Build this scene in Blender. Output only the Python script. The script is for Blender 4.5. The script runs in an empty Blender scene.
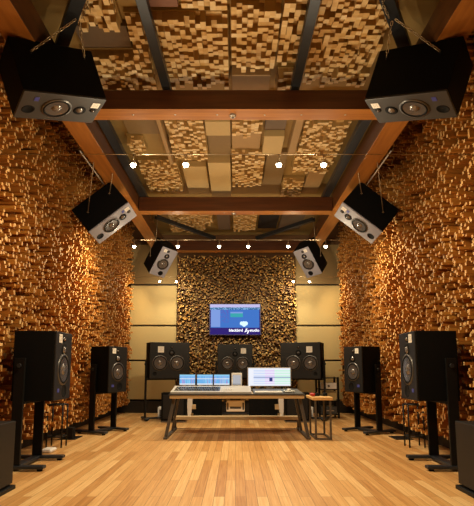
import bpy, bmesh, math, random
from mathutils import Vector, Matrix
R = math.radians
random.seed(7)
SC = bpy.context.scene
COL = SC.collection

# ------------------------------------------------------------------ materials
def new_mat(name):
    m = bpy.data.materials.new(name); m.use_nodes = True
    nt = m.node_tree
    return m, nt, nt.nodes['Principled BSDF']

def plain(name, col, rough=.5, metal=0., spec=.5, noise=0., nscale=20., bump=0.):
    m, nt, b = new_mat(name)
    b.inputs['Base Color'].default_value = (*col, 1)
    b.inputs['Roughness'].default_value = rough
    b.inputs['Metallic'].default_value = metal
    b.inputs['Specular IOR Level'].default_value = spec
    tc = nt.nodes.new('ShaderNodeTexCoord'); n = nt.nodes.new('ShaderNodeTexNoise')
    n.inputs['Scale'].default_value = nscale; n.inputs['Detail'].default_value = 4
    nt.links.new(tc.outputs['Object'], n.inputs['Vector'])
    if noise:
        mx = nt.nodes.new('ShaderNodeMix'); mx.data_type = 'RGBA'
        mx.inputs[6].default_value = (*[c*(1-noise) for c in col], 1)
        mx.inputs[7].default_value = (*[min(1, c*(1+noise)) for c in col], 1)
        nt.links.new(n.outputs['Fac'], mx.inputs[0]); nt.links.new(mx.outputs[2], b.inputs['Base Color'])
    if bump:
        bp = nt.nodes.new('ShaderNodeBump'); bp.inputs['Strength'].default_value = bump; bp.inputs['Distance'].default_value = .01
        nt.links.new(n.outputs['Fac'], bp.inputs['Height']); nt.links.new(bp.outputs[0], b.inputs['Normal'])
    return m

def emit(name, col, s):
    m, nt, b = new_mat(name)
    b.inputs['Base Color'].default_value = (.01, .01, .01, 1)
    b.inputs['Roughness'].default_value = .5
    b.inputs['Specular IOR Level'].default_value = .06
    b.inputs['Emission Color'].default_value = (*col, 1)
    b.inputs['Emission Strength'].default_value = s
    return m

def wood(name, c1, c2, axis='X', rough=.45, scale=1.):
    """long-grained timber, grain along one object axis"""
    m, nt, b = new_mat(name)
    tc = nt.nodes.new('ShaderNodeTexCoord'); mp = nt.nodes.new('ShaderNodeMapping')
    s = {'X': (.6, 9, 9), 'Y': (9, .6, 9), 'Z': (9, 9, .6)}[axis]
    mp.inputs['Scale'].default_value = tuple(v*scale for v in s)
    n = nt.nodes.new('ShaderNodeTexNoise'); n.inputs['Scale'].default_value = 2.5; n.inputs['Detail'].default_value = 6
    r = nt.nodes.new('ShaderNodeValToRGB')
    r.color_ramp.elements[0].position = .3; r.color_ramp.elements[0].color = (*c1, 1)
    r.color_ramp.elements[1].position = .7; r.color_ramp.elements[1].color = (*c2, 1)
    nt.links.new(tc.outputs['Object'], mp.inputs[0]); nt.links.new(mp.outputs[0], n.inputs['Vector'])
    nt.links.new(n.outputs['Fac'], r.inputs[0]); nt.links.new(r.outputs[0], b.inputs['Base Color'])
    b.inputs['Roughness'].default_value = rough
    return m

def pegwood(name, cols, cell, rough=.55):
    """every peg has its own tint: white noise over the peg grid"""
    m, nt, b = new_mat(name)
    tc = nt.nodes.new('ShaderNodeTexCoord')
    sc_ = nt.nodes.new('ShaderNodeVectorMath'); sc_.operation = 'SCALE'; sc_.inputs['Scale'].default_value = 1/cell
    sep = nt.nodes.new('ShaderNodeSeparateXYZ'); com = nt.nodes.new('ShaderNodeCombineXYZ')
    nt.links.new(tc.outputs['Object'], sc_.inputs[0]); nt.links.new(sc_.outputs[0], sep.inputs[0])
    for i in (0, 1):      # the array lies in local XY, its pegs stand along local Z
        f = nt.nodes.new('ShaderNodeMath'); f.operation = 'FLOOR'
        nt.links.new(sep.outputs[i], f.inputs[0]); nt.links.new(f.outputs[0], com.inputs[i])
    wn = nt.nodes.new('ShaderNodeTexWhiteNoise'); wn.noise_dimensions = '2D'
    nt.links.new(com.outputs[0], wn.inputs['Vector'])
    r = nt.nodes.new('ShaderNodeValToRGB')
    while len(r.color_ramp.elements) < len(cols): r.color_ramp.elements.new(.5)
    for i, c in enumerate(cols):
        r.color_ramp.elements[i].position = i/(len(cols)-1); r.color_ramp.elements[i].color = (*c, 1)
    nt.links.new(wn.outputs['Value'], r.inputs[0]); nt.links.new(r.outputs[0], b.inputs['Base Color'])
    b.inputs['Roughness'].default_value = rough
    return m

def floorwood():
    m, nt, b = new_mat('oak_floor')
    tc = nt.nodes.new('ShaderNodeTexCoord'); sep = nt.nodes.new('ShaderNodeSeparateXYZ'); com = nt.nodes.new('ShaderNodeCombineXYZ')
    nt.links.new(tc.outputs['Object'], sep.inputs[0])
    nt.links.new(sep.outputs['Y'], com.inputs['X']); nt.links.new(sep.outputs['X'], com.inputs['Y'])
    bk = nt.nodes.new('ShaderNodeTexBrick')
    bk.inputs['Scale'].default_value = 1; bk.inputs['Brick Width'].default_value = 1.5
    bk.inputs['Row Height'].default_value = .088; bk.inputs['Mortar Size'].default_value = .0015
    bk.inputs['Color1'].default_value = (0, 0, 0, 1); bk.inputs['Color2'].default_value = (1, 1, 1, 1)
    bk.inputs['Mortar'].default_value = (.1, .1, .1, 1); bk.offset = .37; bk.offset_frequency = 2; bk.squash = 1
    nt.links.new(com.outputs[0], bk.inputs['Vector'])
    # grain
    mp = nt.nodes.new('ShaderNodeMapping'); mp.inputs['Scale'].default_value = (1.0, 34, 1)
    n = nt.nodes.new('ShaderNodeTexNoise'); n.inputs['Scale'].default_value = 2; n.inputs['Detail'].default_value = 6; n.inputs['Roughness'].default_value = .6
    nt.links.new(com.outputs[0], mp.inputs[0]); nt.links.new(mp.outputs[0], n.inputs['Vector'])
    n2 = nt.nodes.new('ShaderNodeTexNoise'); n2.inputs['Scale'].default_value = 1.3
    nt.links.new(com.outputs[0], n2.inputs['Vector'])
    a = nt.nodes.new('ShaderNodeMath'); a.operation = 'MULTIPLY_ADD'; a.inputs[1].default_value = .42
    sb = nt.nodes.new('ShaderNodeMath'); sb.operation = 'MULTIPLY'; sb.inputs[1].default_value = .85
    nt.links.new(n.outputs['Fac'], sb.inputs[0])
    nt.links.new(bk.outputs['Color'], a.inputs[0]); nt.links.new(sb.outputs[0], a.inputs[2])
    r = nt.nodes.new('ShaderNodeValToRGB')
    for i, (p, c) in enumerate([(.22, (.33, .14, .037)), (.45, (.50, .25, .08)), (.68, (.64, .36, .13)), (.98, (.82, .55, .25))]):
        if i > 1: r.color_ramp.elements.new(p)
        r.color_ramp.elements[i].position = p; r.color_ramp.elements[i].color = (*c, 1)
    nt.links.new(a.outputs[0], r.inputs[0])
    mx = nt.nodes.new('ShaderNodeMix'); mx.data_type = 'RGBA'; mx.inputs[7].default_value = (.16, .065, .02, 1)
    nt.links.new(bk.outputs['Fac'], mx.inputs[0]); nt.links.new(r.outputs[0], mx.inputs[6])
    nt.links.new(mx.outputs[2], b.inputs['Base Color'])
    b.inputs['Roughness'].default_value = .34
    b.inputs['Specular IOR Level'].default_value = .4
    bp = nt.nodes.new('ShaderNodeBump'); bp.inputs['Strength'].default_value = .15; bp.inputs['Distance'].default_value = .003
    nt.links.new(n.outputs['Fac'], bp.inputs['Height']); nt.links.new(bp.outputs[0], b.inputs['Normal'])
    return m

PITCH = .033
FP = .0285
CELL = .05
M = dict(
    floor=floorwood(),
    ceil=plain('ceiling_board', (.34, .225, .07), .7, noise=.15, nscale=2),
    wallp=plain('wall_board', (.16, .075, .028), .8, noise=.2, nscale=3),
    dark=plain('dark_base', (.016, .011, .008), .7),
    soff=wood('beam_underside_lit', (.30, .11, .022), (.44, .18, .036), 'X', .35),  # beam timber lightened, floor bounce put into the colour
    beamy_lit=wood('beam_underside_lit_long', (.30, .11, .022), (.44, .18, .036), 'Y', .35),
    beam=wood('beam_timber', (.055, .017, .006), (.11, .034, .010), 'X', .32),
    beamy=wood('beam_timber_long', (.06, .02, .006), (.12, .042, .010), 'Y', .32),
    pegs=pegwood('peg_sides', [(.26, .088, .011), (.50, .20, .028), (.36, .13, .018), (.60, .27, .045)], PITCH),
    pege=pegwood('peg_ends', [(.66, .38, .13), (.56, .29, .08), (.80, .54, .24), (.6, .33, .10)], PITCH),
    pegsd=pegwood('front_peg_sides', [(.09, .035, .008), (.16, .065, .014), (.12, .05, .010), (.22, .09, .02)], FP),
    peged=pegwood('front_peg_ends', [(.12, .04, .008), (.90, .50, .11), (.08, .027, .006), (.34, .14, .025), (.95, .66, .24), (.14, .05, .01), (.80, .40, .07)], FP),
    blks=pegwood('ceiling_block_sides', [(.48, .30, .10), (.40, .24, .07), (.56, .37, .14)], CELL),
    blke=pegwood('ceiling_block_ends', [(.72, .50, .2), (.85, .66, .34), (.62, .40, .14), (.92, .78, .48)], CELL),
    fabric=plain('beige_fabric', (.50, .385, .18), .95, spec=.1, noise=.06, nscale=120, bump=.15),
    fabdark=plain('brown_fabric', (.30, .215, .10), .95, spec=.1, noise=.06, nscale=120, bump=.15),
    steel=plain('dark_blue_steel', (.03, .034, .04), .4, .4, noise=.15),
    steelb=plain('black_steel', (.006, .006, .006), .5, .1, spec=.25),
    legm=plain('grey_steel', (.13, .115, .10), .4, .6),
    wire=plain('wire', (.42, .32, .2), .4, .7),
    chain=plain('chain_brass', (.42, .32, .18), .35, .9),
    cab=plain('cabinet_black', (.0035, .0036, .0034), .65, spec=.12, noise=.1, nscale=60),
    bafg_shaded=plain('baffle_grey_shaded', (.035, .033, .032), .5, noise=.05),  # grey baffle darkened, shade on the nearest hanging speakers put into the colour
    bafd=plain('baffle_charcoal', (.011, .010, .0095), .5, spec=.3, noise=.05),
    bafg=plain('baffle_grey', (.27, .265, .31), .5, noise=.05),
    rubber=plain('rubber', (.004, .004, .004), .75, spec=.15),
    cone=plain('cone', (.035, .032, .032), .38, .1),
    conel=plain('cone_sheen', (.13, .115, .11), .25, .5),
    ring=plain('ring', (.10, .095, .09), .35, .7),
    cap=plain('dust_cap', (.22, .20, .19), .2, .6),
    badge=plain('badge', (.74, .70, .62), .4, noise=.04, nscale=40),
    badgeink=plain('badge_ink', (.55, .51, .45), .5),
    blue=plain('blue_mark', (.05, .06, .30), .4),
    white=plain('white_plastic', (.78, .76, .72), .4),
    cons=plain('console_grey', (.40, .38, .35), .4, .1),
    consd=plain('console_dark', (.05, .048, .046), .5),
    knob=plain('knobs', (.02, .02, .02), .5),
    oakx=wood('desk_oak', (.50, .36, .18), (.62, .46, .26), 'X', .4),
    tabl=wood('table_oak', (.70, .40, .14), (.85, .54, .22), 'Y', .4),
    alu=plain('aluminium', (.5, .47, .42), .35, .8),
    red=plain('red_plastic', (.42, .03, .025), .4),
    bulb=emit('bulb_glow', (1, .86, .6), 40),
    bez=plain('tv_bezel', (.02, .012, .06), .4),
)

# ------------------------------------------------------------------ mesh tools
class MB:
    def __init__(s): s.bm = bmesh.new()
    def _xf(s, vs, mat):
        for v in vs: v.co = mat @ v.co
    def box(s, x0, x1, y0, y1, z0, z1, bev=0., mat=0, xf=None, seg=2):
        r = bmesh.ops.create_cube(s.bm, size=1)
        vs = r['verts']
        for v in vs: v.co = Vector(((x0+x1)/2+v.co.x*(x1-x0), (y0+y1)/2+v.co.y*(y1-y0), (z0+z1)/2+v.co.z*(z1-z0)))
        fs = list({f for v in vs for f in v.link_faces})
        for f in fs: f.material_index = mat
        if bev:
            es = list({e for v in vs for e in v.link_edges})
            rr = bmesh.ops.bevel(s.bm, geom=es, offset=bev, segments=seg, profile=.5, affect='EDGES')
            for f in rr['faces']: f.material_index = mat
            vs = list({v for f in rr['faces'] for v in f.verts} | {v for v in vs if v.is_valid})
        if xf: s._xf(vs, xf)
        return s
    def bar(s, a, b, w, h, up=(0, 0, 1), mat=0, bev=0.):
        a, b = Vector(a), Vector(b); d = b-a; L = d.length; y = d.normalized()
        x = y.cross(Vector(up)).normalized(); z = x.cross(y)
        m = Matrix((x, y, z)).transposed().to_4x4(); m.translation = (a+b)/2
        return s.box(-w/2, w/2, -L/2, L/2, -h/2, h/2, bev, mat, m)
    def tube(s, a, b, r, n=10, r2=None, mat=0):
        a, b = Vector(a), Vector(b); d = b-a
        q = Vector((0, 0, 1)).rotation_difference(d.normalized()).to_matrix().to_4x4(); q.translation = (a+b)/2
        rr = bmesh.ops.create_cone(s.bm, cap_ends=True, segments=n, radius1=r, radius2=r if r2 is None else r2, depth=d.length, matrix=q)
        for f in {f for v in rr['verts'] for f in v.link_faces}: f.material_index = mat; f.smooth = len(f.verts) == 4
        return s
    def lathe(s, prof, m, n=28, mat=0):
        """prof: (radius, height) pairs about local z, placed with matrix m"""
        rings = []
        for r, h in prof:
            if r < 1e-6: rings.append([s.bm.verts.new(m @ Vector((0, 0, h)))])
            else: rings.append([s.bm.verts.new(m @ Vector((r*math.cos(2*math.pi*i/n), r*math.sin(2*math.pi*i/n), h))) for i in range(n)])
        for A, B in zip(rings, rings[1:]):
            for i in range(n):
                j = (i+1) % n
                if len(A) == 1 and len(B) == 1: continue
                if len(A) == 1: f = s.bm.faces.new((A[0], B[j], B[i]))
                elif len(B) == 1: f = s.bm.faces.new((A[i], A[j], B[0]))
                else: f = s.bm.faces.new((A[i], A[j], B[j], B[i]))
                f.smooth = True; f.material_index = mat
        return s
    def torus(s, m, R1, r, stretch=0., n=10, k=6, mat=0):
        vs = []
        for i in range(n):
            t = 2*math.pi*i/n; c = Vector((R1*math.cos(t), R1*math.sin(t)+(stretch if math.sin(t) > 0 else -stretch), 0)); d = Vector((math.cos(t), math.sin(t), 0))
            vs.append([s.bm.verts.new(m @ (c+d*r*math.cos(2*math.pi*j/k)+Vector((0, 0, r*math.sin(2*math.pi*j/k))))) for j in range(k)])
        for i in range(n):
            for j in range(k):
                f = s.bm.faces.new((vs[i][j], vs[(i+1) % n][j], vs[(i+1) % n][(j+1) % k], vs[i][(j+1) % k])); f.smooth = True; f.material_index = mat
        return s
    def build(s, name, mats, parent=None, loc=(0, 0, 0), fix=True):
        if fix: bmesh.ops.recalc_face_normals(s.bm, faces=s.bm.faces)
        me = bpy.data.meshes.new(name); s.bm.to_mesh(me); s.bm.free()
        for m in (mats if isinstance(mats, (list, tuple)) else [mats]): me.materials.append(m)
        o = bpy.data.objects.new(name, me); COL.objects.link(o); o.location = loc
        if parent: o.parent = parent
        return o

def tag(o, label=None, cat=None, group=None, kind=None):
    if label: o['label'] = label
    if cat: o['category'] = cat
    if group: o['group'] = group
    if kind: o['kind'] = kind
    return o

def empty(name, loc=(0, 0, 0), rot=None, rz=0.):
    o = bpy.data.objects.new(name, None); COL.objects.link(o); o.empty_display_size = .1
    if rot is not None: o.matrix_world = Matrix.Translation(Vector(loc)) @ rot.to_4x4()
    else: o.location = loc; o.rotation_euler = (0, 0, rz)
    return o

def copy_tree(o, parent=None):
    c = o.copy(); COL.objects.link(c)
    if parent: c.parent = parent
    for ch in list(o.children): copy_tree(ch, c)
    return c

def structure(o): o['kind'] = 'structure'; return o

# ------------------------------------------------------------------ room shell
XW = 2.92; YB = 11.20; YR = -1.6; ZC = 4.36
structure(MB().box(-XW-.1, XW+.1, YR-.1, YB+.1, -.1, 0).build('floor', M['floor']))
ZT = 5.12
structure(MB().box(-XW-.1, XW+.1, YR-.1, YB+.1, ZT, ZT+.1).build('ceiling', M['ceil']))
structure(MB().box(-1.97, 1.97, YR, YB, ZC, ZC+.08).build('ceiling_drop', M['ceil']))
structure(MB().box(-XW-.1, -XW, YR, YB, 0, ZT).build('wall_left', M['wallp']))
structure(MB().box(XW, XW+.1, YR, YB, 0, ZT).build('wall_right', M['wallp']))
structure(MB().box(-XW, XW, YB, YB+.1, 0, ZT).build('wall_back', M['wallp']))
structure(MB().box(-XW, XW, YR-.1, YR, 0, ZT).build('wall_front', M['wallp']))
structure(MB().box(-XW, -XW+.12, YR, YB-.18, 0, .15).build('baseboard_left', M['dark']))
structure(MB().box(XW-.12, XW, YR, YB-.18, 0, .15).build('baseboard_right', M['dark']))
structure(MB().box(-XW, XW, YB-.17, YB, 0, .27).build('baseboard_back', M['dark']))

# ------------------------------------------------------------------ peg fields (stepped relief, one surface)
def relief(name, nu, nv, pitch, hfun, mats, xf, parent=None):
    """local XY grid, pegs along +Z; xf places it (rotation+translation) as the object's matrix"""
    V, F, MI = [], [], []
    H = [[hfun(i, j) for j in range(nv)] for i in range(nu)]
    for i in range(nu):
        for j in range(nv):
            h = H[i][j]; x, y = i*pitch, j*pitch; k = len(V)
            V += [(x, y, h), (x+pitch, y, h), (x+pitch, y+pitch, h), (x, y+pitch, h)]
            F.append((k, k+1, k+2, k+3)); MI.append(1)
    idx = lambda i, j: 4*(i*nv+j)
    for i in range(nu):
        for j in range(nv):
            k = idx(i, j)
            if i+1 < nu and H[i][j] != H[i+1][j]:
                q = idx(i+1, j); F.append((k+1, q, q+3, k+2)); MI.append(0)
            if j+1 < nv and H[i][j] != H[i][j+1]:
                q = idx(i, j+1); F.append((k+3, k+2, q+1, q)); MI.append(0)
    # rim down to the backing
    def rim(a, b):
        A = V[a]; B = V[b]; k = len(V); V.append((A[0], A[1], 0)); V.append((B[0], B[1], 0)); F.append((a, k, k+1, b)); MI.append(0)
    for j in range(nv): k = idx(0, j); rim(k, k+3); k = idx(nu-1, j); rim(k+2, k+1)
    for i in range(nu): k = idx(i, 0); rim(k+1, k); k = idx(i, nv-1); rim(k+3, k+2)
    me = bpy.data.meshes.new(name); me.from_pydata(V, [], F); me.polygons.foreach_set('material_index', MI); me.update()
    for m in mats: me.materials.append(m)
    o = bpy.data.objects.new(name, me); COL.objects.link(o)
    if parent: o.parent = parent
    o.matrix_world = xf
    return o

def axes(ux, uy, uz, loc):
    m = Matrix((Vector(ux), Vector(uy), Vector(uz))).transposed().to_4x4(); m.translation = Vector(loc); return m

def vnoise(seed):
    rnd = random.Random(seed); g = {}
    def at(x, y):
        i, j = math.floor(x), math.floor(y); fx, fy = x-i, y-j
        fx = fx*fx*(3-2*fx); fy = fy*fy*(3-2*fy)
        def p(a, b):
            if (a, b) not in g: g[(a, b)] = rnd.random()
            return g[(a, b)]
        return (p(i, j)*(1-fx)+p(i+1, j)*fx)*(1-fy)+(p(i, j+1)*(1-fx)+p(i+1, j+1)*fx)*fy
    return at

def wallh(seed, lo, hi):
    rnd = random.Random(seed); n = vnoise(seed+1); n2 = vnoise(seed+2)
    def h(i, j):
        long = rnd.random() < .30+.24*(n(i/5., j/2.)-.5)
        v = (.56+.40*rnd.random() if long else .34*rnd.random())+.10*(n2(i/14., j/8.)-.5)
        v = min(1, max(0, round(v*24)/24))
        return lo+(hi-lo)*v
    return h
Y0 = 1.6; NZ = int((ZT-.02-.19)/PITCH); NY = int((YB-.20-Y0)/PITCH)
for side, sgn in (('left', -1), ('right', 1)):
    if sgn < 0: xf = axes((0, 1, 0), (0, 0, 1), (1, 0, 0), (-XW, Y0, .19))
    else: xf = axes((0, 1, 0), (0, 0, 1), (-1, 0, 0), (XW, Y0, .19))
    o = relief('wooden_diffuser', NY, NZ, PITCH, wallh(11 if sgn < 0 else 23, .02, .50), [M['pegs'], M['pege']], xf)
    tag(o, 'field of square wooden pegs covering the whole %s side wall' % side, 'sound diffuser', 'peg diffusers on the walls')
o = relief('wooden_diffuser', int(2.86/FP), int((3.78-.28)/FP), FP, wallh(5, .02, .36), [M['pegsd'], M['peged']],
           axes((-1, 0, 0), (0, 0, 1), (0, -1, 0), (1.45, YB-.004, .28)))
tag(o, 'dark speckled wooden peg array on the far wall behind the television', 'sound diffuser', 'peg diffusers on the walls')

# fabric panels on the far wall
zs = [.29, 1.225, 2.065, 3.07, 4.10]
pos_n = ['lowest', 'second from the floor', 'third from the floor', 'topmost']
for sd, (x0, x1) in (('left', (-2.56, -1.43)), ('right', (1.47, 2.56))):
    for k in range(4):
        t = empty('fabric_panel', ((x0+x1)/2, YB-.001, zs[k]))
        hw = (x1-x0)/2
        MB().box(-hw, hw, -.12, 0, .02, zs[k+1]-zs[k]-.02, .012).build('cushion', M['fabric'] if k < 3 else M['fabdark'], t)
        MB().box(-hw, hw, -.06, 0, -.02, .02).build('seam_strip', M['dark'], t)
        txt = {0: 'beige fabric wall panel %s of the peg array, lowest, partly behind the corner speaker', 1: 'beige fabric wall panel %s of the peg array, second up from the floor',
               2: 'beige fabric wall panel %s of the peg array, third up, above speaker height', 3: 'brown fabric wall panel %s of the peg array, topmost under the ceiling'}[k]
        tag(t, txt % sd, 'wall panel', 'fabric panels on the far wall')

# ------------------------------------------------------------------ beams
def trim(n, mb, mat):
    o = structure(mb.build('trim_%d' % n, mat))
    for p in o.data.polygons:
        if p.normal.z < -.9: p.material_index = 1      # underside painted lighter for the glow off the floor
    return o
BZ = 3.80
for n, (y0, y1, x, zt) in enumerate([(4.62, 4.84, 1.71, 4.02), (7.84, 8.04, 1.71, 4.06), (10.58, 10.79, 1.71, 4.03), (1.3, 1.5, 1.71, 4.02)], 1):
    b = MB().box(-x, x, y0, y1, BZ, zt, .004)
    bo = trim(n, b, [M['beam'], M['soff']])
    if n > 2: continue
    for kx in (-1.12, -.66, -.2, .32, .72, 1.2):
        m = Matrix.Translation((kx, (y0+y1)/2, BZ)) @ Matrix.Rotation(math.pi, 4, 'X')
        MB().lathe([(0, .006), (.009, .006), (.012, 0)], m, 10).build('bolt', M['alu'], bo)
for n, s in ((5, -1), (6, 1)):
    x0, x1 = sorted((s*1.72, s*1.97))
    trim(n, MB().box(x0, x1, YR+.01, YB-.16, 3.83, 4.12, .004), [M['beamy'], M['beamy_lit']])
# round bolt under the nearest beam, shaped as a small metal fitting
t = empty('round_bolt', (-.03, 4.73, BZ))
MB().lathe([(.036, 0), (.036, -.018), (.028, -.03), (0, -.033)], Matrix.Identity(4), 20).build('housing', M['alu'], t)
MB().lathe([(.014, -.030), (.013, -.038), (0, -.04)], Matrix.Identity(4), 16).build('lens', M['cap'], t)  # raised middle of the bolt
tag(t, 'small round metal fitting under the middle of the nearest cross beam', 'ceiling fitting')
t = empty('round_fitting', (-.03, 7.94, BZ))
MB().lathe([(.036, 0), (.036, -.018), (.028, -.03), (0, -.033)], Matrix.Identity(4), 20).build('housing', M['alu'], t)
tag(t, 'small round metal fitting under the middle of the second cross beam', 'ceiling fitting')

# steel channels above the beams
def channel(a, b, w, label, z=4.07):
    mb = MB(); a = Vector((*a, z)); b = Vector((*b, z)); d = (b-a).normalized(); s = Vector((d.y, -d.x, 0))
    mb.bar(a, b, w, .012, bev=.002)
    mb.bar(a+s*(w/2-.005)+Vector((0, 0, .035)), b+s*(w/2-.005)+Vector((0, 0, .035)), .01, .07)
    mb.bar(a-s*(w/2-.005)+Vector((0, 0, .035)), b-s*(w/2-.005)+Vector((0, 0, .035)), .01, .07)
    o = mb.build('steel_channel', M['steel']); return tag(o, label, 'steel rail', 'dark steel rails over the beams')
channel((-.83, 1.6), (-.75, 4.80), .09, 'long dark steel rail left of centre, above the nearest beam')
channel((.68, 1.6), (.65, 4.80), .09, 'long dark steel rail right of centre, above the nearest beam')
channel((-1.0, 2.97), (-1.69, 4.09), .11, 'slanting dark steel rail holding the chains of the nearest left speaker')
channel((.95, 2.97), (1.64, 4.09), .11, 'slanting dark steel rail holding the chains of the nearest right speaker')
channel((-1.64, 4.95), (-1.64, 8.2), .12, 'dark steel rail along the left side beam in the middle bay')
channel((1.61, 4.95), (1.61, 8.2), .12, 'dark steel rail along the right side beam in the middle bay')
channel((-1.62, 9.05), (-.5, 10.60), .08, 'diagonal dark steel rail at left of the farthest bay')
channel((1.62, 9.20), (.5, 10.60), .08, 'diagonal dark steel rail at right of the farthest bay')
for s, nm in ((-1, 'left'), (1, 'right')):
    tag(MB().tube((s*2.03, 5.7, 3.86), (s*2.03, 7.3, 3.86), .009).build('conduit_pipe', M['white']), 'thin pale pipe beside the %s side beam' % nm, 'pipe')

# ------------------------------------------------------------------ ceiling panels
def cdiff(x0, x1, y0, y1, seed, label, lo=.03, hi=.15, dens=.62):
    nu, nv = max(3, round((x1-x0)/CELL)), max(3, round((y1-y0)/CELL)); rnd = random.Random(seed)
    t = empty('ceiling_diffuser', ((x0+x1)/2, (y0+y1)/2, ZC))
    MB().box(-(nu*CELL)/2-.012, (nu*CELL)/2+.012, -(nv*CELL)/2-.012, (nv*CELL)/2+.012, -.05, 0).build('tray', M['ceil'], t)
    def h(i, j): return (lo+(hi-lo)*round(rnd.random()*5)/5) if rnd.random() < dens else .004
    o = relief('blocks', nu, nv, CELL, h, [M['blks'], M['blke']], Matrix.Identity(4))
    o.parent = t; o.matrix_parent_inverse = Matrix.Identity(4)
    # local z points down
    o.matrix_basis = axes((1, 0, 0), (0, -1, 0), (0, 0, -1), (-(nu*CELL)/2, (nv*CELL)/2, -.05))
    tag(t, label, 'ceiling diffuser', 'wooden block diffusers on the ceiling')
cdiff(-.78, -.07, 3.86, 4.86, 1, 'ceiling block diffuser just right of the long left rail', dens=.9, hi=.13)
cdiff(-.03, .40, 3.70, 4.62, 2, 'ceiling block diffuser in the centre of the nearest bay', dens=.9, hi=.13)
cdiff(.42, .64, 3.55, 4.44, 3, 'narrow ceiling block diffuser touching the long right rail', dens=.9, hi=.13)
cdiff(.76, 1.44, 3.40, 4.86, 4, 'large ceiling block diffuser right of the long right rail', dens=.9, hi=.13)
cdiff(.47, .63, 4.68, 4.96, 5, 'tiny ceiling block diffuser against the nearest beam', dens=.9, hi=.13)
cdiff(-1.45, -1.08, 3.20, 3.98, 6, 'ceiling block diffuser left of the dark blank board, at the picture top', dens=.9, hi=.13)
cdiff(-1.55, -.90, 4.36, 4.98, 7, 'ceiling block diffuser left of the long left rail, against the nearest beam', dens=.9, hi=.13)
cdiff(-1.02, -.88, 3.88, 4.34, 8, 'narrow strip of ceiling blocks beside the long left rail', dens=.9, hi=.13)
cdiff(-.48, -.07, 2.75, 3.74, 9, 'ceiling block diffuser at the top edge of the picture, left of centre', dens=.9, hi=.13)
cdiff(-.93, -.42, 5.62, 6.70, 10, 'ceiling block diffuser in the middle bay left of centre', dens=.72, hi=.12)
cdiff(-1.55, -.93, 6.92, 8.0, 11, 'wide ceiling block diffuser at far left of the middle bay', dens=.72, hi=.12)
cdiff(-1.54, -1.33, 6.14, 6.56, 12, 'small ceiling block diffuser beside the left rail of the middle bay', dens=.72, hi=.12)
cdiff(-.05, .36, 5.2, 6.0, 13, 'ceiling block diffuser in the middle bay, just behind the nearest beam', dens=.72, hi=.12)
cdiff(-.05, .44, 6.56, 7.76, 14, 'ceiling block diffuser in the centre of the middle bay', dens=.72, hi=.12)
cdiff(.92, 1.52, 5.66, 7.2, 15, 'large ceiling block diffuser at right of the middle bay', dens=.72, hi=.12)
cdiff(.84, 1.18, 7.6, 8.3, 16, 'small ceiling block diffuser against the second beam, right of centre', dens=.72, hi=.12)
cdiff(-1.40, -.50, 9.1, 9.95, 17, 'ceiling block diffuser at left of the farthest bay', dens=.72, hi=.12)
cdiff(-1.5, -.7, 10.0, 10.55, 18, 'ceiling block diffuser beyond the left diagonal rail', dens=.72, hi=.12)
cdiff(-.05, .46, 9.2, 10.45, 19, 'ceiling block diffuser in the centre of the farthest bay', dens=.72, hi=.12)

creamb = plain('cream_board', (.56, .42, .19), .7, noise=.05)
tanb = plain('tan_board', (.40, .26, .11), .7, noise=.08)
brownb = plain('brown_board', (.16, .115, .075), .7, noise=.1)
mauveb = plain('mauve_board', (.27, .14, .10), .7, noise=.1)
oliveb = plain('olive_board', (.24, .16, .065), .7, noise=.1)
def board(x0, x1, y0, y1, d, mat, label):
    o = MB().box(-(x1-x0)/2, (x1-x0)/2, -(y1-y0)/2, (y1-y0)/2, -d, 0, .004).build('ceiling_board', mat, loc=((x0+x1)/2, (y0+y1)/2, ZC))
    tag(o, label, 'ceiling board', 'flat boards on the ceiling')
board(-.86, -.47, 7.05, 8.2, .10, creamb, 'cream ceiling board with its end at the second beam, left of centre')
board(-.43, -.08, 6.76, 8.2, .17, creamb, 'long cream ceiling board left of the central block diffuser')
board(-.40, -.07, 5.62, 5.98, .14, creamb, 'cream ceiling board just behind the nearest beam, left of centre')
board(-.40, -.07, 6.02, 6.70, .05, oliveb, 'olive ceiling board between two cream ones left of centre')
board(.40, .68, 6.02, 6.58, .13, creamb, 'small bright cream ceiling board right of centre')
board(.78, .88, 5.35, 6.55, .15, tanb, 'narrow tan ceiling board left of the large right diffuser')
board(.40, .68, 5.2, 5.98, .06, brownb, 'brown ceiling board just behind the nearest beam, right of centre')
board(.48, .80, 6.62, 7.85, .07, oliveb, 'olive ceiling board right of the central block diffuser')
board(-.05, .36, 6.02, 6.54, .05, tanb, 'tan ceiling board between two central block diffusers')
board(-1.02, -.97, 5.2, 6.85, .16, tanb, 'thin tan ceiling fin left of the middle bay')
board(-1.5, -1.04, 5.2, 6.10, .05, oliveb, 'olive ceiling board at left behind the nearest beam')
board(.92, 1.5, 5.18, 5.62, .06, brownb, 'dark ceiling board at right behind the nearest beam')
board(1.22, 1.5, 7.25, 8.2, .09, tanb, 'tan ceiling board at far right of the middle bay')
board(-1.55, -1.05, 4.02, 4.32, .07, brownb, 'dark brown blank ceiling board by the chained left speaker')
board(-.86, -.52, 2.75, 3.80, .06, mauveb, 'mauve ceiling board at the picture top beside the long left rail')
board(-.04, .38, 4.66, 5.15, .14, tanb, 'tan ceiling board against the nearest beam, at the centre')
board(.68, .74, 3.3, 4.9, .17, tanb, 'tan ceiling fin right of the long right rail')
board(-.40, -.12, 9.2, 10.5, .08, brownb, 'dark ceiling board left of centre in the farthest bay')
board(.52, .95, 9.2, 10.5, .05, M['dark'], 'black ceiling board right of centre in the farthest bay')
board(1.0, 1.5, 9.2, 10.5, .07, brownb, 'brown ceiling board at right of the farthest bay')

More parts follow.
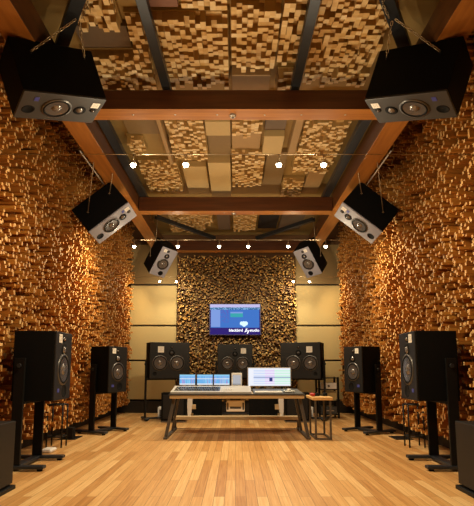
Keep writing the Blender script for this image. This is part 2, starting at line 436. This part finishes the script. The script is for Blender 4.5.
# ------------------------------------------------------------------ loudspeakers
def face_m(x, z, y):                     # local z of a lathe -> outwards of the baffle (-Y)
    return Matrix.Translation((x, y, z)) @ Matrix.Rotation(R(90), 4, 'X')
def woofer(t, x, z, y, r):
    w = MB().lathe([(r*1.02, 0), (r*1.0, .008), (r*.90, .009)], face_m(x, z, y), 36).build('woofer', M['ring'], t)
    MB().lathe([(r*.90, .008), (r*.84, .016), (r*.77, .006)], face_m(x, z, y), 36).build('surround', M['rubber'], w)
    MB().lathe([(r*.77, .006), (r*.60, .0035), (r*.32, .001)], face_m(x, z, y), 36).build('cone', M['conel'], w)
    MB().lathe([(r*.34, .001), (r*.28, .010), (r*.15, .017), (0, .02)], face_m(x, z, y), 24).build('dust_cap', M['cap'], w)
def tweeter(t, x, z, y, r, name, cap):
    w = MB().lathe([(r, 0), (r*.96, .006), (r*.55, .002)], face_m(x, z, y), 24).build(name, M['rubber'], t)
    MB().lathe([(r*.55, .002), (r*.4, .012), (r*.2, .018), (0, .02)], face_m(x, z, y), 18).build('dome', cap, w)
def port(t, x, z, y, r):
    MB().lathe([(r*1.1, 0), (r, .004), (r*.92, .001), (0, .0008)], face_m(x, z, y), 22).build('port', M['rubber'], t)
def badge(t, x, z, y, s):
    b = MB().box(x-s/2, x+s/2, y-.003, y, z-s/2, z+s/2, .001).build('badge', M['badge'], t)
    mb = MB()
    for k, w in ((.22, .30), (0, .18), (-.2, .30)): mb.box(x-s*w, x+s*w, y-.0036, y-.003, z+s*k-.004, z+s*k+.004)
    mb.build('lettering', M['badgeink'], b)

def monitor(name, W, D, L, baffle, loc, rot, label, group, mirror=1, lay='tall', blue=None):
    t = empty(name, loc, rot)
    MB().box(-W/2, W/2, -D/2+.022, D/2, -L/2, L/2, .006).build('cabinet', M['cab'], t)
    MB().box(-W/2, W/2, -D/2, -D/2+.021, -L/2, L/2, .007).build('baffle', baffle, t)
    y = -D/2; m = mirror
    if lay == 'tall':
        woofer(t, 0, -.055*L, y, .345*W)
        tweeter(t, 0, .235*L, y, .155*W, 'midrange', M['cap'])
        tweeter(t, -.02*m, .40*L, y, .075*W, 'tweeter', M['cap'])
        port(t, .05*m, -.375*L, y, .135*W)
        badge(t, m*-.24*W, .40*L, y, .19*W)
        if blue:
            MB().box(-.27*W*m-.028, -.27*W*m+.028, y-.003, y, blue*L-.02, blue*L+.02, .001).build('logo', M['blue'], t)
    elif lay == 'twin':
        k = m*.11*W
        woofer(t, k*-.3-.215*W, -.07*L, y, .19*W); woofer(t, k*-.3+.215*W, -.07*L, y, .19*W)
        tweeter(t, k*.4, .21*L, y, .075*W, 'midrange', M['cone']); tweeter(t, k*.4, .37*L, y, .035*W, 'tweeter', M['cap'])
        port(t, -m*.37*W, -.36*L, y, .045*W)
        bx = -m*.23*W if m else .24*W
        badge(t, bx, .30*L, y, .15*W)
    return tag(t, label, 'loudspeaker', group)

def basis(n, z):
    n = Vector(n).normalized(); z = Vector(z); z = (z-n*z.dot(n)).normalized(); y = -n; x = y.cross(z)
    return Matrix((x, y, z)).transposed()

HANG = [('near', (-1.655, 3.89, 3.615), (.31, .05, -.95), (.74, .62, .27), (.385, .50, .74), -.33),
        ('mid', (-2.00, 6.80, 3.405), (.62, -.20, -.75), (.78, .03, .63), (.40, .50, .73), .30),
        ('far', (-1.62, 9.71, 3.41), (.41, -.66, -.63), (.50, -.42, .76), (.37, .46, .67), None)]
HT = {}
for nm, p, n, z, (W, D, L), blue in HANG:
    for s, sd in ((1, 'left'), (-1, 'right')):
        rot = basis((n[0]*s, n[1], n[2]), (z[0]*s, z[1], z[2]))
        lab = {'near': 'big black loudspeaker hanging on chains at the %s edge, nearest the viewer',
               'mid': 'black loudspeaker with grey front hanging on wires over the %s wall, middle of its row',
               'far': 'black loudspeaker with pale grey front hanging at far %s by the fabric panels'}[nm] % sd
        t = monitor('hanging_loudspeaker', W, D, L, M['bafg_shaded' if nm == 'near' else 'bafg'], (p[0]*s, p[1], p[2]), rot, lab, 'hanging loudspeakers', mirror=s, blue=blue)
        HT[nm, s] = (t, Vector((p[0]*s, p[1], p[2])), rot, W, D, L)
# eye bolts + chains/wires
def hang_point(key, ly, lz):
    t, p, rot, W, D, L = HT[key]; sx = -1 if key[1] == 1 else 1
    loc = Vector((sx*(W/2), ly*D, lz*L))
    MB().torus(Matrix.Translation(loc+Vector((sx*.014, 0, 0))), .014, .004).build('eye_bolt', M['steelb'], t)
    return p+rot @ (loc+Vector((sx*.02, 0, 0)))
def chain(pts, label):
    mb = MB(); k = 0
    for a, b in zip(pts, pts[1:]):
        d = b-a; n = max(1, int(d.length/.034)); y = d.normalized()
        x = y.cross(Vector((.3, .2, .9))).normalized(); z = x.cross(y)
        for i in range(n):
            c = a+d*((i+.5)/n)
            xx, zz = (x, z) if k % 2 else (z, -x)
            m = Matrix((xx, y, zz)).transposed().to_4x4(); m.translation = c
            mb.torus(m, .0095, .0034, .009, 10, 5); k += 1
    o = mb.build('hanging_chain', M['chain']); return tag(o, label, 'chain', 'chains of the nearest loudspeakers')
for s, sd in ((1, 'left'), (-1, 'right')):
    rp = Vector((-1.375*s, 3.62, 4.03))
    a = hang_point(('near', s), .24, -.30); b = hang_point(('near', s), .30, .36)
    chain([a, rp], 'long brass chain from the outer end of the nearest %s loudspeaker' % sd)
    chain([b, rp+Vector((.02*s, .02, 0))], 'short brass chain from the inner end of the nearest %s loudspeaker' % sd)
    chain([rp+Vector((.05*s, 0, .01)), rp+Vector((.14*s, -.12, .03)), rp+Vector((.20*s, -.32, .05))], 'brass chain tail running along the slanting %s steel rail' % sd)
    for key, ends, rz in (('mid', ((.02, -.28), (.10, .30)), 4.07), ('far', ((.1, -.1), (.3, .38)), 4.07)):
        for q, (ly, lz) in enumerate(ends):
            a = hang_point((key, s), ly, lz)
            top = Vector((-(1.93, 1.76)[q]*s, a.y-(.62, .30)[q], 3.83)) if key == 'mid' else Vector((a.x+.05*s, a.y-.05, ZC))
            if key == 'mid': mid_ = [a, top]
            else: mid_ = [a, top]
            mb = MB()
            for u, v in zip(mid_, mid_[1:]): mb.tube(u, v, .006, 6)
            mb.torus(Matrix.Translation(a+(top-a).normalized()*.02), .014, .004)
            o = mb.build('hanging_wire', M['wire'])
            tag(o, '%s suspension wire of the %s %s hanging loudspeaker' % (('outer', 'inner')[q], {'mid': 'middle', 'far': 'farthest'}[key], sd), 'wire', 'suspension wires')

# floor loudspeakers in yoke stands
def stand(loc, rz, w, zc, zbot, label, group, arm=.11, depth=.62):
    """arms stand at +-w/2 in local x, feet run along local y"""
    t = empty('speaker_stand', loc, rz=rz)
    for sx in (-1, 1):
        x = sx*w/2
        a = MB().box(x-.016, x+.016, -arm/2, arm/2, .055, zc+.08, .004).build('arm', M['steelb'], t)
        MB().tube((x+sx*.016, 0, zc), (x+sx*.034, 0, zc), .022, 16).build('clamp_knob', M['steel'], a)
        f = MB().box(x-.045, x+.045, -depth/2, depth/2, .02, .055, .008).build('foot', M['steel'], t)
        for sy in (-1, 1):
            MB().tube((x, sy*(depth/2-.05), 0), (x, sy*(depth/2-.05), .02), .028, 14).build('glide', M['rubber'], f)
    MB().box(-w/2+.045, w/2-.045, -.05, .05, .02, .055, .006).build('crossbar', M['steel'], t)
    MB().box(-w/2+.016, w/2-.016, -.06, .06, zbot-.03, zbot-.002, .003).build('cradle', M['steelb'], t)
    return tag(t, label, 'speaker stand', group)

G1 = 'floor loudspeakers along the side walls'
for s, sd in ((1, 'left'), (-1, 'right')):
    for nm, p, n, Z in (('near', (-2.15, 5.18), (.998, .02), 1.075), ('second', (-2.115, 7.74), (.89, -.45), 1.03)):
        W, D, L = (.50, .45, .745) if nm == 'near' else (.44, .40, .745)
        rot = basis((n[0]*s, n[1], 0), (0, 0, 1))
        if nm == 'near': lab = 'tall black loudspeaker on a stand by the %s wall, nearest the viewer' % sd
        else: lab = 'black loudspeaker on a stand by the %s wall, farther of that pair' % sd
        monitor('floor_loudspeaker', W, D, L, M['bafd'], (p[0]*s, p[1], Z), rot, lab, G1, mirror=s*(1 if nm == 'near' else 1), blue=-.36)
        rz = math.atan2(n[1], n[0]*s)+math.pi/2
        nn = Vector((n[0]*s, n[1])).normalized()*(.13 if nm == 'near' else .09)
        stand((p[0]*s-nn.x, p[1]-nn.y, 0), rz, W+.07, Z, Z-L/2, 'black steel yoke stand under the %s loudspeaker by the %s wall' % ({'near': 'nearest', 'second': 'farther'}[nm], sd), 'yoke stands')
G2 = 'front loudspeakers below the television'
for s, sd, p, n in ((1, 'left', (-1.345, 9.50), (.36, -.93)), (0, 'centre', (-.01, 10.30), (0, -1)), (-1, 'right', (1.33, 9.50), (-.36, -.93))):
    W, D, L = (.83, .42, .74) if s else (.78, .36, .74)
    n = Vector((n[0], n[1], 0)).normalized(); c = Vector((p[0], p[1], 1.205))-n*D/2
    lab = {1: 'wide black twin-woofer loudspeaker standing left of the console, angled inwards', 0: 'wide black twin-woofer loudspeaker straight under the television',
           -1: 'wide black twin-woofer loudspeaker standing right of the console, angled inwards'}[s]
    monitor('front_loudspeaker', W, D, L, M['bafd'], c, basis(n, (0, 0, 1)), lab, G2, mirror=s, lay='twin')
    rz = math.atan2(n.y, n.x)+math.pi/2
    stand((c.x, c.y, 0), rz, W+.07, 1.13, 1.205-L/2, 'black yoke stand holding the front %s loudspeaker' % sd, 'yoke stands', arm=.09, depth=.5)

# subwoofers at the sides of the picture
for s, sd in ((1, 'left'), (-1, 'right')):
    t = empty('subwoofer', (-2.18*s, 3.72, 0))
    MB().box(-.23, .23, -.46, .46, .05, .585, .006).build('cabinet', M['bafd'], t)
    MB().box(-.25, .25, -.48, .48, 0, .035, .004).build('base_plate', M['steelb'], t)
    MB().box(-.20, .20, -.43, .43, .035, .05).build('plinth', M['rubber'], t)
    tag(t, 'big charcoal floor subwoofer cut off by the %s edge of the picture' % sd, 'subwoofer', 'subwoofers beside the viewer')
    t = empty('wire_stand', (-2.41*s, 6.36, 0))
    for a, b in ((-1, -1), (-1, 1), (1, -1), (1, 1)):
        MB().tube((a*.10, b*.09, 0), (a*.10, b*.09, .555), .011, 8).build('leg', M['steelb'], t)
    for z in (.56, .14):
        mb = MB()
        for a, b in (((-.1, -.09), (.1, -.09)), ((.1, -.09), (.1, .09)), ((.1, .09), (-.1, .09)), ((-.1, .09), (-.1, -.09))): mb.tube((*a, z), (*b, z), .010, 8)
        mb.build('frame', M['steelb'], t)
    tag(t, 'thin black wire frame stand behind the nearest %s loudspeaker' % sd, 'frame stand', 'black wire frame stands')
    t = MB().box(-.13, .13, -.17, .17, 0, .012, .003).build('floor_grille', M['steelb'], loc=(-2.49*s, 7.12, 0))
    tag(t, 'flat black grille on the floor by the %s wall between the two stands' % sd, 'floor grille', 'floor grilles')
t = empty('power_box', (-2.47, 7.04, .012))
MB().box(-.06, .06, -.06, .06, 0, .16, .006).build('case', M['steelb'], t)
MB().box(.06, .064, -.04, .04, .03, .13, .001).build('face_plate', M['rubber'], t)
tag(t, 'small black box on the floor grille by the left wall', 'box')
t = MB().box(-.07, .07, -.10, .10, 0, .045, .018).build('white_pouch', M['white'], loc=(-2.36, 5.98, 0))
tag(t, 'small white pouch on the floor behind the nearest left stand', 'pouch')

# two black subwoofer boxes beneath the front pair
for s, sd in ((1, 'left'), (-1, 'right')):
    t = empty('low_cabinet', (-.59*s, 9.90, 0))
    MB().box(-.30, .30, .0, .26, .03, .52, .006).build('cabinet', M['cab'], t)
    MB().box(-.28, .28, .02, .24, 0, .03).build('plinth', M['steel'], t)
    tag(t, 'low wide black cabinet on the floor behind the desk, %s of the white computer' % sd, 'cabinet', 'low black cabinets behind the console')
    t = empty('bass_cabinet', (-1.21*s, 9.12, 0))
    MB().box(-.24, .24, .0, .26, .03, .57, .006).build('cabinet', M['cab'], t)
    MB().box(-.24, .24, -.004, .26, 0, .03).build('plinth', M['legm'], t)
    MB().box(-.20, .20, -.008, .0, .07, .53, .004).build('grille', M['bafd'], t)
    tag(t, 'squat black bass cabinet on the floor under the front %s loudspeaker' % sd, 'cabinet', 'squat bass cabinets')
    t = empty('power_unit', (-1.55*s, 9.85, 0))
    MB().box(-.07, .07, -.09, .09, .0, .24, .008).build('case', M['white'], t)
    MB().box(-.035, .035, -.094, -.09, .05, .19, .002).build('grille', M['consd'], t)
    tag(t, 'small white box unit on the floor beside the %s squat bass cabinet' % sd, 'box', 'white floor units')

# ------------------------------------------------------------------ television
def screen(name, w, h, nx, nz, fn, cols, strength, parent, loc=(0, 0, 0), rot=None):
    V, F, MI = [], [], []
    for j in range(nz+1):
        for i in range(nx+1): V.append((-w/2+w*i/nx, 0, -h/2+h*j/nz))
    for j in range(nz):
        for i in range(nx):
            k = j*(nx+1)+i; F.append((k, k+1, k+nx+2, k+nx+1)); MI.append(fn((i+.5)/nx, (j+.5)/nz))
    me = bpy.data.meshes.new(name); me.from_pydata(V, [], F); me.polygons.foreach_set('material_index', MI)
    for c in cols: me.materials.append(SM(c, strength))
    o = bpy.data.objects.new(name, me); COL.objects.link(o); o.parent = parent; o.location = loc
    return o
_sm = {}
def SM(c, s):
    if (c, s) not in _sm: _sm[c, s] = emit('screen_glow', c, s)
    return _sm[c, s]
tv = empty('television', (-.01, 10.72, 2.18))
MB().box(-.61, .61, .0, .06, -.375, .375, .008).build('housing', M['bez'], tv)
MB().box(-.30, .30, .06, .12, -.16, .16, .004).build('wall_mount', M['steelb'], tv)
rs = random.Random(3)
def tvf(u, v):
    v = 1-v
    if v < .10: return 1                               # pale title bar
    if v < .17: return 2 if rs.random() < .55 else 3       # tool bar
    if v > .765: return 4                              # navy band
    if .015 < u < .20: return 5 if v < .74 else 0
    if .40 < u < .65 and .26 < v < .42: return 6 if (v > .31) else 5
    if .20 < u < .38 and v < .6 and rs.random() < .35: return 7
    if u > .985 or u < .015: return 4
    return 0
cols = [(.04, .17, .58), (.55, .52, .85), (.03, .12, .28), (.2, .42, .7), (.018, .006, .17), (.20, .33, .75), (.03, .38, .42), (.09, .12, .5)]
screen('screen', 1.17, .71, 64, 40, tvf, cols, 1.0, tv, (0, -.002, 0))
mb = MB()                                               # pale cloud-like picture on the screen
for (cx_, cz_, r_) in ((0, 0, .055), (.05, .004, .05), (-.045, .006, .045), (.012, -.028, .045)):
    mb.lathe([(r_, 0), (r_*.9, .001), (0, .0012)], Matrix.Translation((.20+cx_, -.003, -.10+cz_)) @ Matrix.Rotation(R(90), 4, 'X'), 20)
mb.build('screen_picture', SM((.62, .85, 1.0), 1.2), tv)
def text(s, size, loc, mat, parent, name, rot=(R(90), 0, 0), align='CENTER'):
    cu = bpy.data.curves.new(name, 'FONT'); cu.body = s; cu.size = size; cu.align_x = align; cu.extrude = .0006; cu.offset = size*.022
    ob = bpy.data.objects.new(name, cu); COL.objects.link(ob)
    dg = bpy.context.evaluated_depsgraph_get(); me = bpy.data.meshes.new_from_object(ob.evaluated_get(dg))
    bpy.data.objects.remove(ob); me.materials.clear(); me.materials.append(mat)
    o = bpy.data.objects.new(name, me); COL.objects.link(o); o.parent = parent; o.location = loc; o.rotation_euler = rot
    return o
wm = SM((.95, .95, 1.0), 1.4)
text('blackbird', .088, (.02, -.006, -.285), wm, tv, 'screen_text')
text('studio', .088, (.455, -.006, -.285), wm, tv, 'screen_text')
mb = MB()                                               # small bird mark between the words
for a, b, w in (((.225, -.30), (.285, -.215), .016), ((.24, -.285), (.31, -.262), .014), ((.285, -.335), (.315, -.28), .022), ((.30, -.28), (.335, -.255), .012), ((.26, -.215), (.245, -.245), .010)):
    mb.bar((a[0], -.005, a[1]), (b[0], -.005, b[1]), w, .001, up=(0, 1, 0))
mb.build('screen_logo', wm, tv)
tag(tv, 'wall television with glowing blue screen on the dark peg array', 'television')

# ------------------------------------------------------------------ console desk
DX0, DX1 = -.985, 1.03
d = empty('console_desk', (0, 7.0, 0))
MB().box(DX0, DX1, -.02, .92, .595, .655, .006).build('desktop', M['oakx'], d)
MB().box(DX0-.01, DX1+.01, -.035, -.021, .642, .668, .003).build('front_trim', M['consd'], d)
for x, s in ((DX0+.02, -1), (DX1-.02, 1)):
    tx = x-s*.03; x = x+s*.075
    MB().bar((x, .04, .03), (tx, .12, .594), .045, .045, up=(1, 0, 0), bev=.004).build('leg', M['legm'], d)
    MB().bar((x, .74, .03), (tx, .74, .594), .035, .035, up=(1, 0, 0), bev=.004).build('leg', M['legm'], d)
    MB().bar((x, 1.13, .03), (x, 1.13, .164), .04, .04, up=(1, 0, 0), bev=.004).build('rail_post', M['legm'], d)
    MB().box(x-.03, x+.03, -.02, 1.18, 0, .03, .004).build('foot', M['legm'], d)
rail = MB().box(DX0-.08, DX1+.08, 1.06, 1.22, .165, .225, .005).build('rear_rail', M['oakx'], d)
tag(d, 'long console desk with oak edge and slanted steel legs', 'desk')
for s, x in ((1, -.80), (-1, .80)):
    p = MB(); pr = [(0, .03, .03), (.12, .045, .05), (.3, .03, .05), (.0, 0, 0)]
    for k in range(6):
        z0, z1 = .225+k*.058, .225+(k+1)*.058; w = .040*math.sin(math.pi*(.22+.5*k/6))+.002
        off = .012*k/6*s
        p.box(x-w+off, x+w+off, 1.12, 1.17, z0, z1, .0)
    bmesh.ops.remove_doubles(p.bm, verts=p.bm.verts, dist=.001)
    a = p.build('white_support', M['white'], d)
    MB().box(x+s*.030, x+s*.11, 1.13, 1.16, .34, .42, .004).build('wood_tab', M['oakx'], a)
# hung computer
t = empty('computer_case', (0.0, 7.14, .390))
MB().box(-.14, .14, 0, .40, 0, .165, .01).build('case', M['white'], t)
MB().box(-.085, .085, -.004, 0, .045, .075, .001).build('drive_slot', M['consd'], t)
for s in (-1, 1): MB().box(s*.118-.012, s*.118+.012, -.006, 0, .03, .135, .002).build('handle', M['consd'], t)
MB().box(-.08, .08, .1, .3, .165, .204, .001).build('bracket', M['legm'], t)
tag(t, 'white computer case mounted under the middle of the console desk', 'computer')

# mixing console on the left half of the desk
c = empty('mixing_console', (-.36, 7.0, .656))
mb = MB(); prof = [(0.0, 0), (0.0, .035), (.54, .105), (.62, .105), (.62, 0)]
def prism(mb, prof, x0, x1, mat=0):
    A = [mb.bm.verts.new((x0, y, z)) for y, z in prof]; B = [mb.bm.verts.new((x1, y, z)) for y, z in prof]
    fs = [mb.bm.faces.new(A[::-1]), mb.bm.faces.new(B)]
    for i in range(len(prof)): j = (i+1) % len(prof); fs.append(mb.bm.faces.new((A[i], A[j], B[j], B[i])))
    for f in fs: f.material_index = mat
prism(mb, prof, -.62, .60); mb.build('console_body', M['cons'], c)
mb = MB(); prism(mb, [(.09, .0475), (.09, .0467), (.47, .0960), (.47, .0968)], -.58, .12); mb.build('fader_panel', M['ring'], c)
for k in range(24):
    x = -.56+k*.028; rr = random.Random(k); y = .14+.10*rr.random(); z = .035+.1296*y+.004
    MB().box(x-.007, x+.007, y-.014, y+.014, z-.004, z+.012, .002).build('fader', M['knob'], c)
for k in range(24):
    x = -.56+k*.028
    MB().tube((x, .36, .080), (x, .358, .100), .008, 8).build('knob', M['knob'], c)
for k in range(10):
    x = .17+(k % 5)*.032; y = .16+(k//5)*.06
    MB().box(x-.01, x+.01, y-.014, y+.014, .035+.1296*y-.004, .035+.1296*y+.010, .002).build('button', M['white'], c)
tag(c, 'pale grey mixing console with rows of black faders on the left of the desk', 'mixing console')

rq = random.Random(9)
def meterf(seed):
    q = random.Random(seed); hs = [q.random() for _ in range(24)]; cs = [q.random() for _ in range(24)]
    def f(u, v):
        k = int(u*24) % 24
        if v < .12: return 2
        if v > .9: return 1
        if .55 < v < .6: return 2
        return (3 if cs[k] > .86 else 1 if cs[k] > .6 else 0) if v < .3+.5*hs[k] else (0 if cs[k] < .3 else 4)
    return f
cols3 = [(.16, .46, .85), (.28, .65, .92), (.85, .88, .92), (.45, .30, .70), (.25, .5, .9)]
for k, x in enumerate((-.795, -.506, -.227)):
    t = empty('meter_screen', (x*1.0, 7.68, .778))
    MB().box(-.135, .135, 0, .02, -.01, .17, .003).build('bezel', M['consd'], t)
    screen('screen', .255, .165, 24, 16, meterf(k), cols3, .95, t, (0, -.001, .08))
    MB().bar((0, .012, -.006), (0, .03, -.122), .05, .012).build('mount', M['consd'], t)
    tag(t, ('left of the three small blue meter screens behind the console', 'middle of the three small blue meter screens behind the console', 'right of the three small blue meter screens behind the console')[k], 'screen', 'meter screens of the console')
# white tablet
t = empty('white_tablet', (.02, 7.66, .745))
MB().box(-.085, .085, 0, .02, 0, .225, .006).build('housing', M['white'], t)
screen('screen', .13, .16, 6, 8, lambda u, v: 0 if v > .12 else 1, [(.62, .62, .66), (.4, .4, .42)], .7, t, (0, -.001, .11))
MB().bar((0, .018, .03), (0, .05, -.078), .05, .02).build('stand_foot', M['white'], t)
tag(t, 'upright white framed tablet between the meter screens and the big display', 'tablet')
# large display
t = empty('computer_display', (.572, 7.86, .745))
MB().box(-.372, .372, 0, .03, -.005, .315, .006).build('housing', M['alu'], t)
def dawf(u, v):
    if v < .08 or v > .93: return 0
    if u < .12: return 0
    if .44 < v < .48 or .70 < v < .72: return 3
    if .50 < u < .58 and .25 < v < .52: return 4
    a = 1 if u > .62 else 5 if u > .40 else 2
    return a if (int(v*20) % 3) else 0
screen('screen', .71, .295, 40, 20, dawf, [(.86, .88, .96), (.62, .90, .76), (.66, .74, .94), (.30, .36, .6), (.03, .04, .2), (.76, .64, .92)], 1.0, t, (0, -.001, .155))
MB().box(-.12, .12, -.02, .05, -.089, -.079, .003).build('stand_foot', M['alu'], t)
MB().box(-.05, .05, .03, .045, -.08, .06, .002).build('stand_neck', M['alu'], t)
tag(t, 'large bright computer display on the right half of the desk', 'display')
# right half desk surface things
t = MB(); prism(t, [(0, 0), (0, .012), (.75, .05), (.75, 0)], -.39, .36)
o = t.build('desk_pad', M['consd'], loc=(.67, 7.06, .6555)); tag(o, 'dark sloping pad under the keyboard and display', 'desk pad')
sl = math.atan(.038/.75)
t = empty('computer_keyboard', (.51, 7.11, .6715)); t.rotation_euler = (sl, 0, 0)
MB().box(-.21, .21, 0, .13, 0, .016, .004).build('base', M['white'], t)
mb = MB()
for i in range(14):
    for j in range(5): mb.box(-.20+i*.0288, -.176+i*.0288, .010+j*.023, .029+j*.023, .016, .021)
mb.build('keys', M['badge'], t)
tag(t, 'white computer keyboard in front of the big display', 'keyboard')
t = empty('control_remote', (.83, 7.16, .6740)); t.rotation_euler = (sl, 0, 0)
MB().box(-.085, .085, 0, .16, 0, .028, .01).build('body', M['alu'], t)
MB().tube((0, .08, .028), (0, .08, .05), .03, 20).build('dial', M['white'], t)
for k in (-1, 1): MB().tube((k*.055, .05, .028), (k*.055, .05, .04), .012, 12).build('knob', M['consd'], t)
tag(t, 'silver remote with a round dial at the right of the keyboard', 'remote control')

# ------------------------------------------------------------------ side table
t = empty('side_table', (1.27, 6.93, 0))
MB().box(-.13, .175, 0, .62, .575, .620, .006).build('tabletop', M['tabl'], t)
for x in (-.08, .14):
    for y in (.04, .55): MB().box(x-.014, x+.014, y-.014, y+.014, .02, .575).build('leg', M['legm'], t)
    MB().box(x-.014, x+.014, .025, .565, 0, .02).build('foot_bar', M['legm'], t)
MB().box(-.066, .126, .03, .05, 0, .022).build('stretcher', M['legm'], t)
MB().box(-.066, .126, .54, .56, 0, .022).build('stretcher', M['legm'], t)
tag(t, 'small oak topped side table with square steel legs right of the desk', 'side table')
def lz(name, prof, mat, loc, label, cat, n=20):
    return tag(MB().lathe(prof, Matrix.Identity(4), n).build(name, mat, loc=loc), label, cat)
lz('red_cup', [(0, 0), (.026, 0), (.032, .05), (.028, .05), (.024, .006), (0, .006)], M['red'], (1.18, 7.10, .621), 'small red cup on the side table', 'cup')
lz('red_pot', [(0, 0), (.03, 0), (.034, .03), (.02, .045), (0, .047)], M['red'], (1.19, 7.30, .621), 'low red lidded pot behind the red cup', 'pot')
h = empty('headphones', (1.32, 7.22, .621))
MB().torus(Matrix.Translation((0, 0, .012)), .065, .008, 0, 20, 6).build('headband', M['rubber'], h)
for s in (-1, 1):
    e = MB().lathe([(0, 0), (.036, 0), (.04, .02), (.032, .048), (0, .052)], Matrix.Translation((s*.06, -.02, 0)), 20).build('ear_cup', M['rubber'], h)
tag(h, 'black headphones lying on the side table', 'headphones')

# ------------------------------------------------------------------ equipment rack at far right
t = empty('equipment_rack', (1.97, 9.86, 0))
for x in (-.20, .20):
    for y in (0, .36): MB().box(x-.02, x+.02, y-.02, y+.02, 0, .86, .003).build('post', M['steelb'], t)
for z in (.08, .36, .60, .84): MB().box(-.18, .18, -.02, .38, z-.01, z+.01).build('rack_shelf', M['steelb'], t)
tag(t, 'open black equipment rack at far right beside the front right loudspeaker', 'rack')
t = empty('rack_amplifier', (1.97, 9.84, .611))
MB().box(-.165, .165, 0, .34, 0, .125, .006).build('case', M['white'], t)
MB().tube((.0, -.012, .06), (0, 0, .06), .022, 16).build('knob', M['consd'], t)
tag(t, 'white device with a black knob on the upper shelf of the rack', 'amplifier')
t = empty('storage_box', (1.99, 9.86, .371))
MB().box(-.10, .14, 0, .30, 0, .18, .006).build('carton', M['fabric'], t)
MB().box(-.102, .142, -.002, .302, .15, .19, .004).build('lid', M['fabdark'], t)
tag(t, 'beige box with darker lid on the lower shelf of the rack', 'box')
t = empty('rack_unit', (1.97, 9.84, .091))
MB().box(-.165, .165, 0, .34, 0, .15, .004).build('case', M['consd'], t)
MB().box(-.10, .10, -.003, 0, .06, .08, .001).build('display_strip', M['alu'], t)
tag(t, 'dark unit on the bottom shelf of the rack', 'amplifier')

# ------------------------------------------------------------------ wire-strung spotlights
ROWS = [('nearest', 4.33, [(-1.01), (-.49), (.43), (.87)], 1.0),
        ('middle', 7.40, [-1.67, -.95, -.27, .21, .87, 1.49], .8),
        ('farthest', 10.50, [-1.76, -1.37, 1.34, 1.71], .45)]
LZ = 3.05
WK = dict(nearest=1.5, middle=2.0, farthest=1.4)
def side_x(y): return 2.50
ORD = {4: ['leftmost', 'second from left', 'second from right', 'rightmost'],
       6: ['leftmost', 'second from left', 'third from left', 'third from right', 'second from right', 'rightmost']}
proto = None
def lamp():
    global proto
    if proto is None:
        t = empty('wire_spotlight')
        MB().tube((0, 0, .10), (0, 0, .028), .004, 6).build('stem', M['wire'], t)
        MB().lathe([(0, .034), (.014, .032), (.026, .014), (.034, -.006), (.030, -.006), (.014, .008), (0, .012)], Matrix.Identity(4), 16).build('reflector', M['alu'], t)
        MB().lathe([(0, .012), (.016, .006), (.026, -.010), (.019, -.028), (0, -.036)], Matrix.Identity(4), 14).build('bulb', M['bulb'], t)
        proto = t; return t
    return copy_tree(proto)
def light(x, y, z, e, kind='SPOT', rot=(0, 0, 0), size=135, blend=1., col=(1, .83, .56)):
    l = bpy.data.lights.new('lamp_light', kind); l.energy = e; l.color = col; l.shadow_soft_size = .03
    if kind == 'SPOT': l.spot_size = R(size); l.spot_blend = blend
    o = bpy.data.objects.new('lamp_light', l); COL.objects.link(o); o.location = (x, y, z); o.rotation_euler = rot
    return o
E0 = 60
for row, y, xs, k in ROWS:
    tag(MB().tube((-2.52, y, LZ+.10), (2.52, y, LZ+.10), .0038, 6).build('light_cable', M['wire']), '%s of the three horizontal lighting cables strung from wall to wall' % row, 'cable')
    for i, x in enumerate(xs):
        t = lamp(); t.location = (x, y, LZ)
        tag(t, '%s small glowing spotlight on the %s lighting cable' % (ORD[len(xs)][i], row), 'spotlight', 'spotlights on the %s cable' % row)
        light(x, y, LZ-.06, E0*k*1.5)                       # downward beam
        light(x, y, LZ-.06, E0*k*.30, 'POINT')              # spill of the open reflector
    for x, sg in ((xs[0], 1), (xs[-1], -1)):                # the outer lamps are turned to the side walls
        light(x, y, LZ-.06, E0*WK[row], rot=(0, sg*R(60), 0), size=120, col=(1, .74, .40))
for s in (-1, 1):                                       # heads aimed at the hanging loudspeakers
    for src, dst, e in (((s*.90, 4.33, LZ-.06), (s*1.95, 6.7, 3.35), 1.0), ((s*.90, 7.40, LZ-.06), (s*1.6, 9.6, 3.35), 1.95), ((s*.24, 7.40, LZ-.06), (s*1.15, 11., 1.8), 3.6)):
        q = (Vector(dst)-Vector(src)).to_track_quat('-Z', 'Y').to_euler()
        light(*src, E0*e, rot=tuple(q), size=34 if e < 2 else 50)
# the same kind of cable lights continue over and behind the viewer
for y, k in ((1.4, 1.), ):
    for x in (-1.4, -.5, .5, 1.4):
        light(x, y, LZ, E0*k*1.2)
        if abs(x) > 1: light(x, y, LZ, E0*1.3, rot=(0, -math.copysign(R(60), x), 0), size=120, col=(1, .74, .40))

# ------------------------------------------------------------------ camera, world, view
w = bpy.data.worlds.new('world'); SC.world = w; w.use_nodes = True
w.node_tree.nodes['Background'].inputs[0].default_value = (.02, .012, .006, 1)
w.node_tree.nodes['Background'].inputs[1].default_value = .3
cam = bpy.data.cameras.new('camera'); co = bpy.data.objects.new('camera', cam); COL.objects.link(co)
co.location = (0, 0, 1.05); co.rotation_euler = (R(90+7.1), 0, 0)
cam.sensor_fit = 'VERTICAL'; cam.sensor_height = 24; cam.lens = 24*460/506
cam.shift_y = (310.7-253)/506; cam.shift_x = 1.5/506; cam.clip_start = .05
SC.camera = co
vs = SC.view_settings
vs.view_transform = 'Standard'; vs.look = 'None'; vs.gamma = 1; vs.use_curve_mapping = False; vs.exposure = .0
SC.cycles.max_bounces = 8; SC.cycles.diffuse_bounces = 5
SC.cycles.sample_clamp_indirect = 4
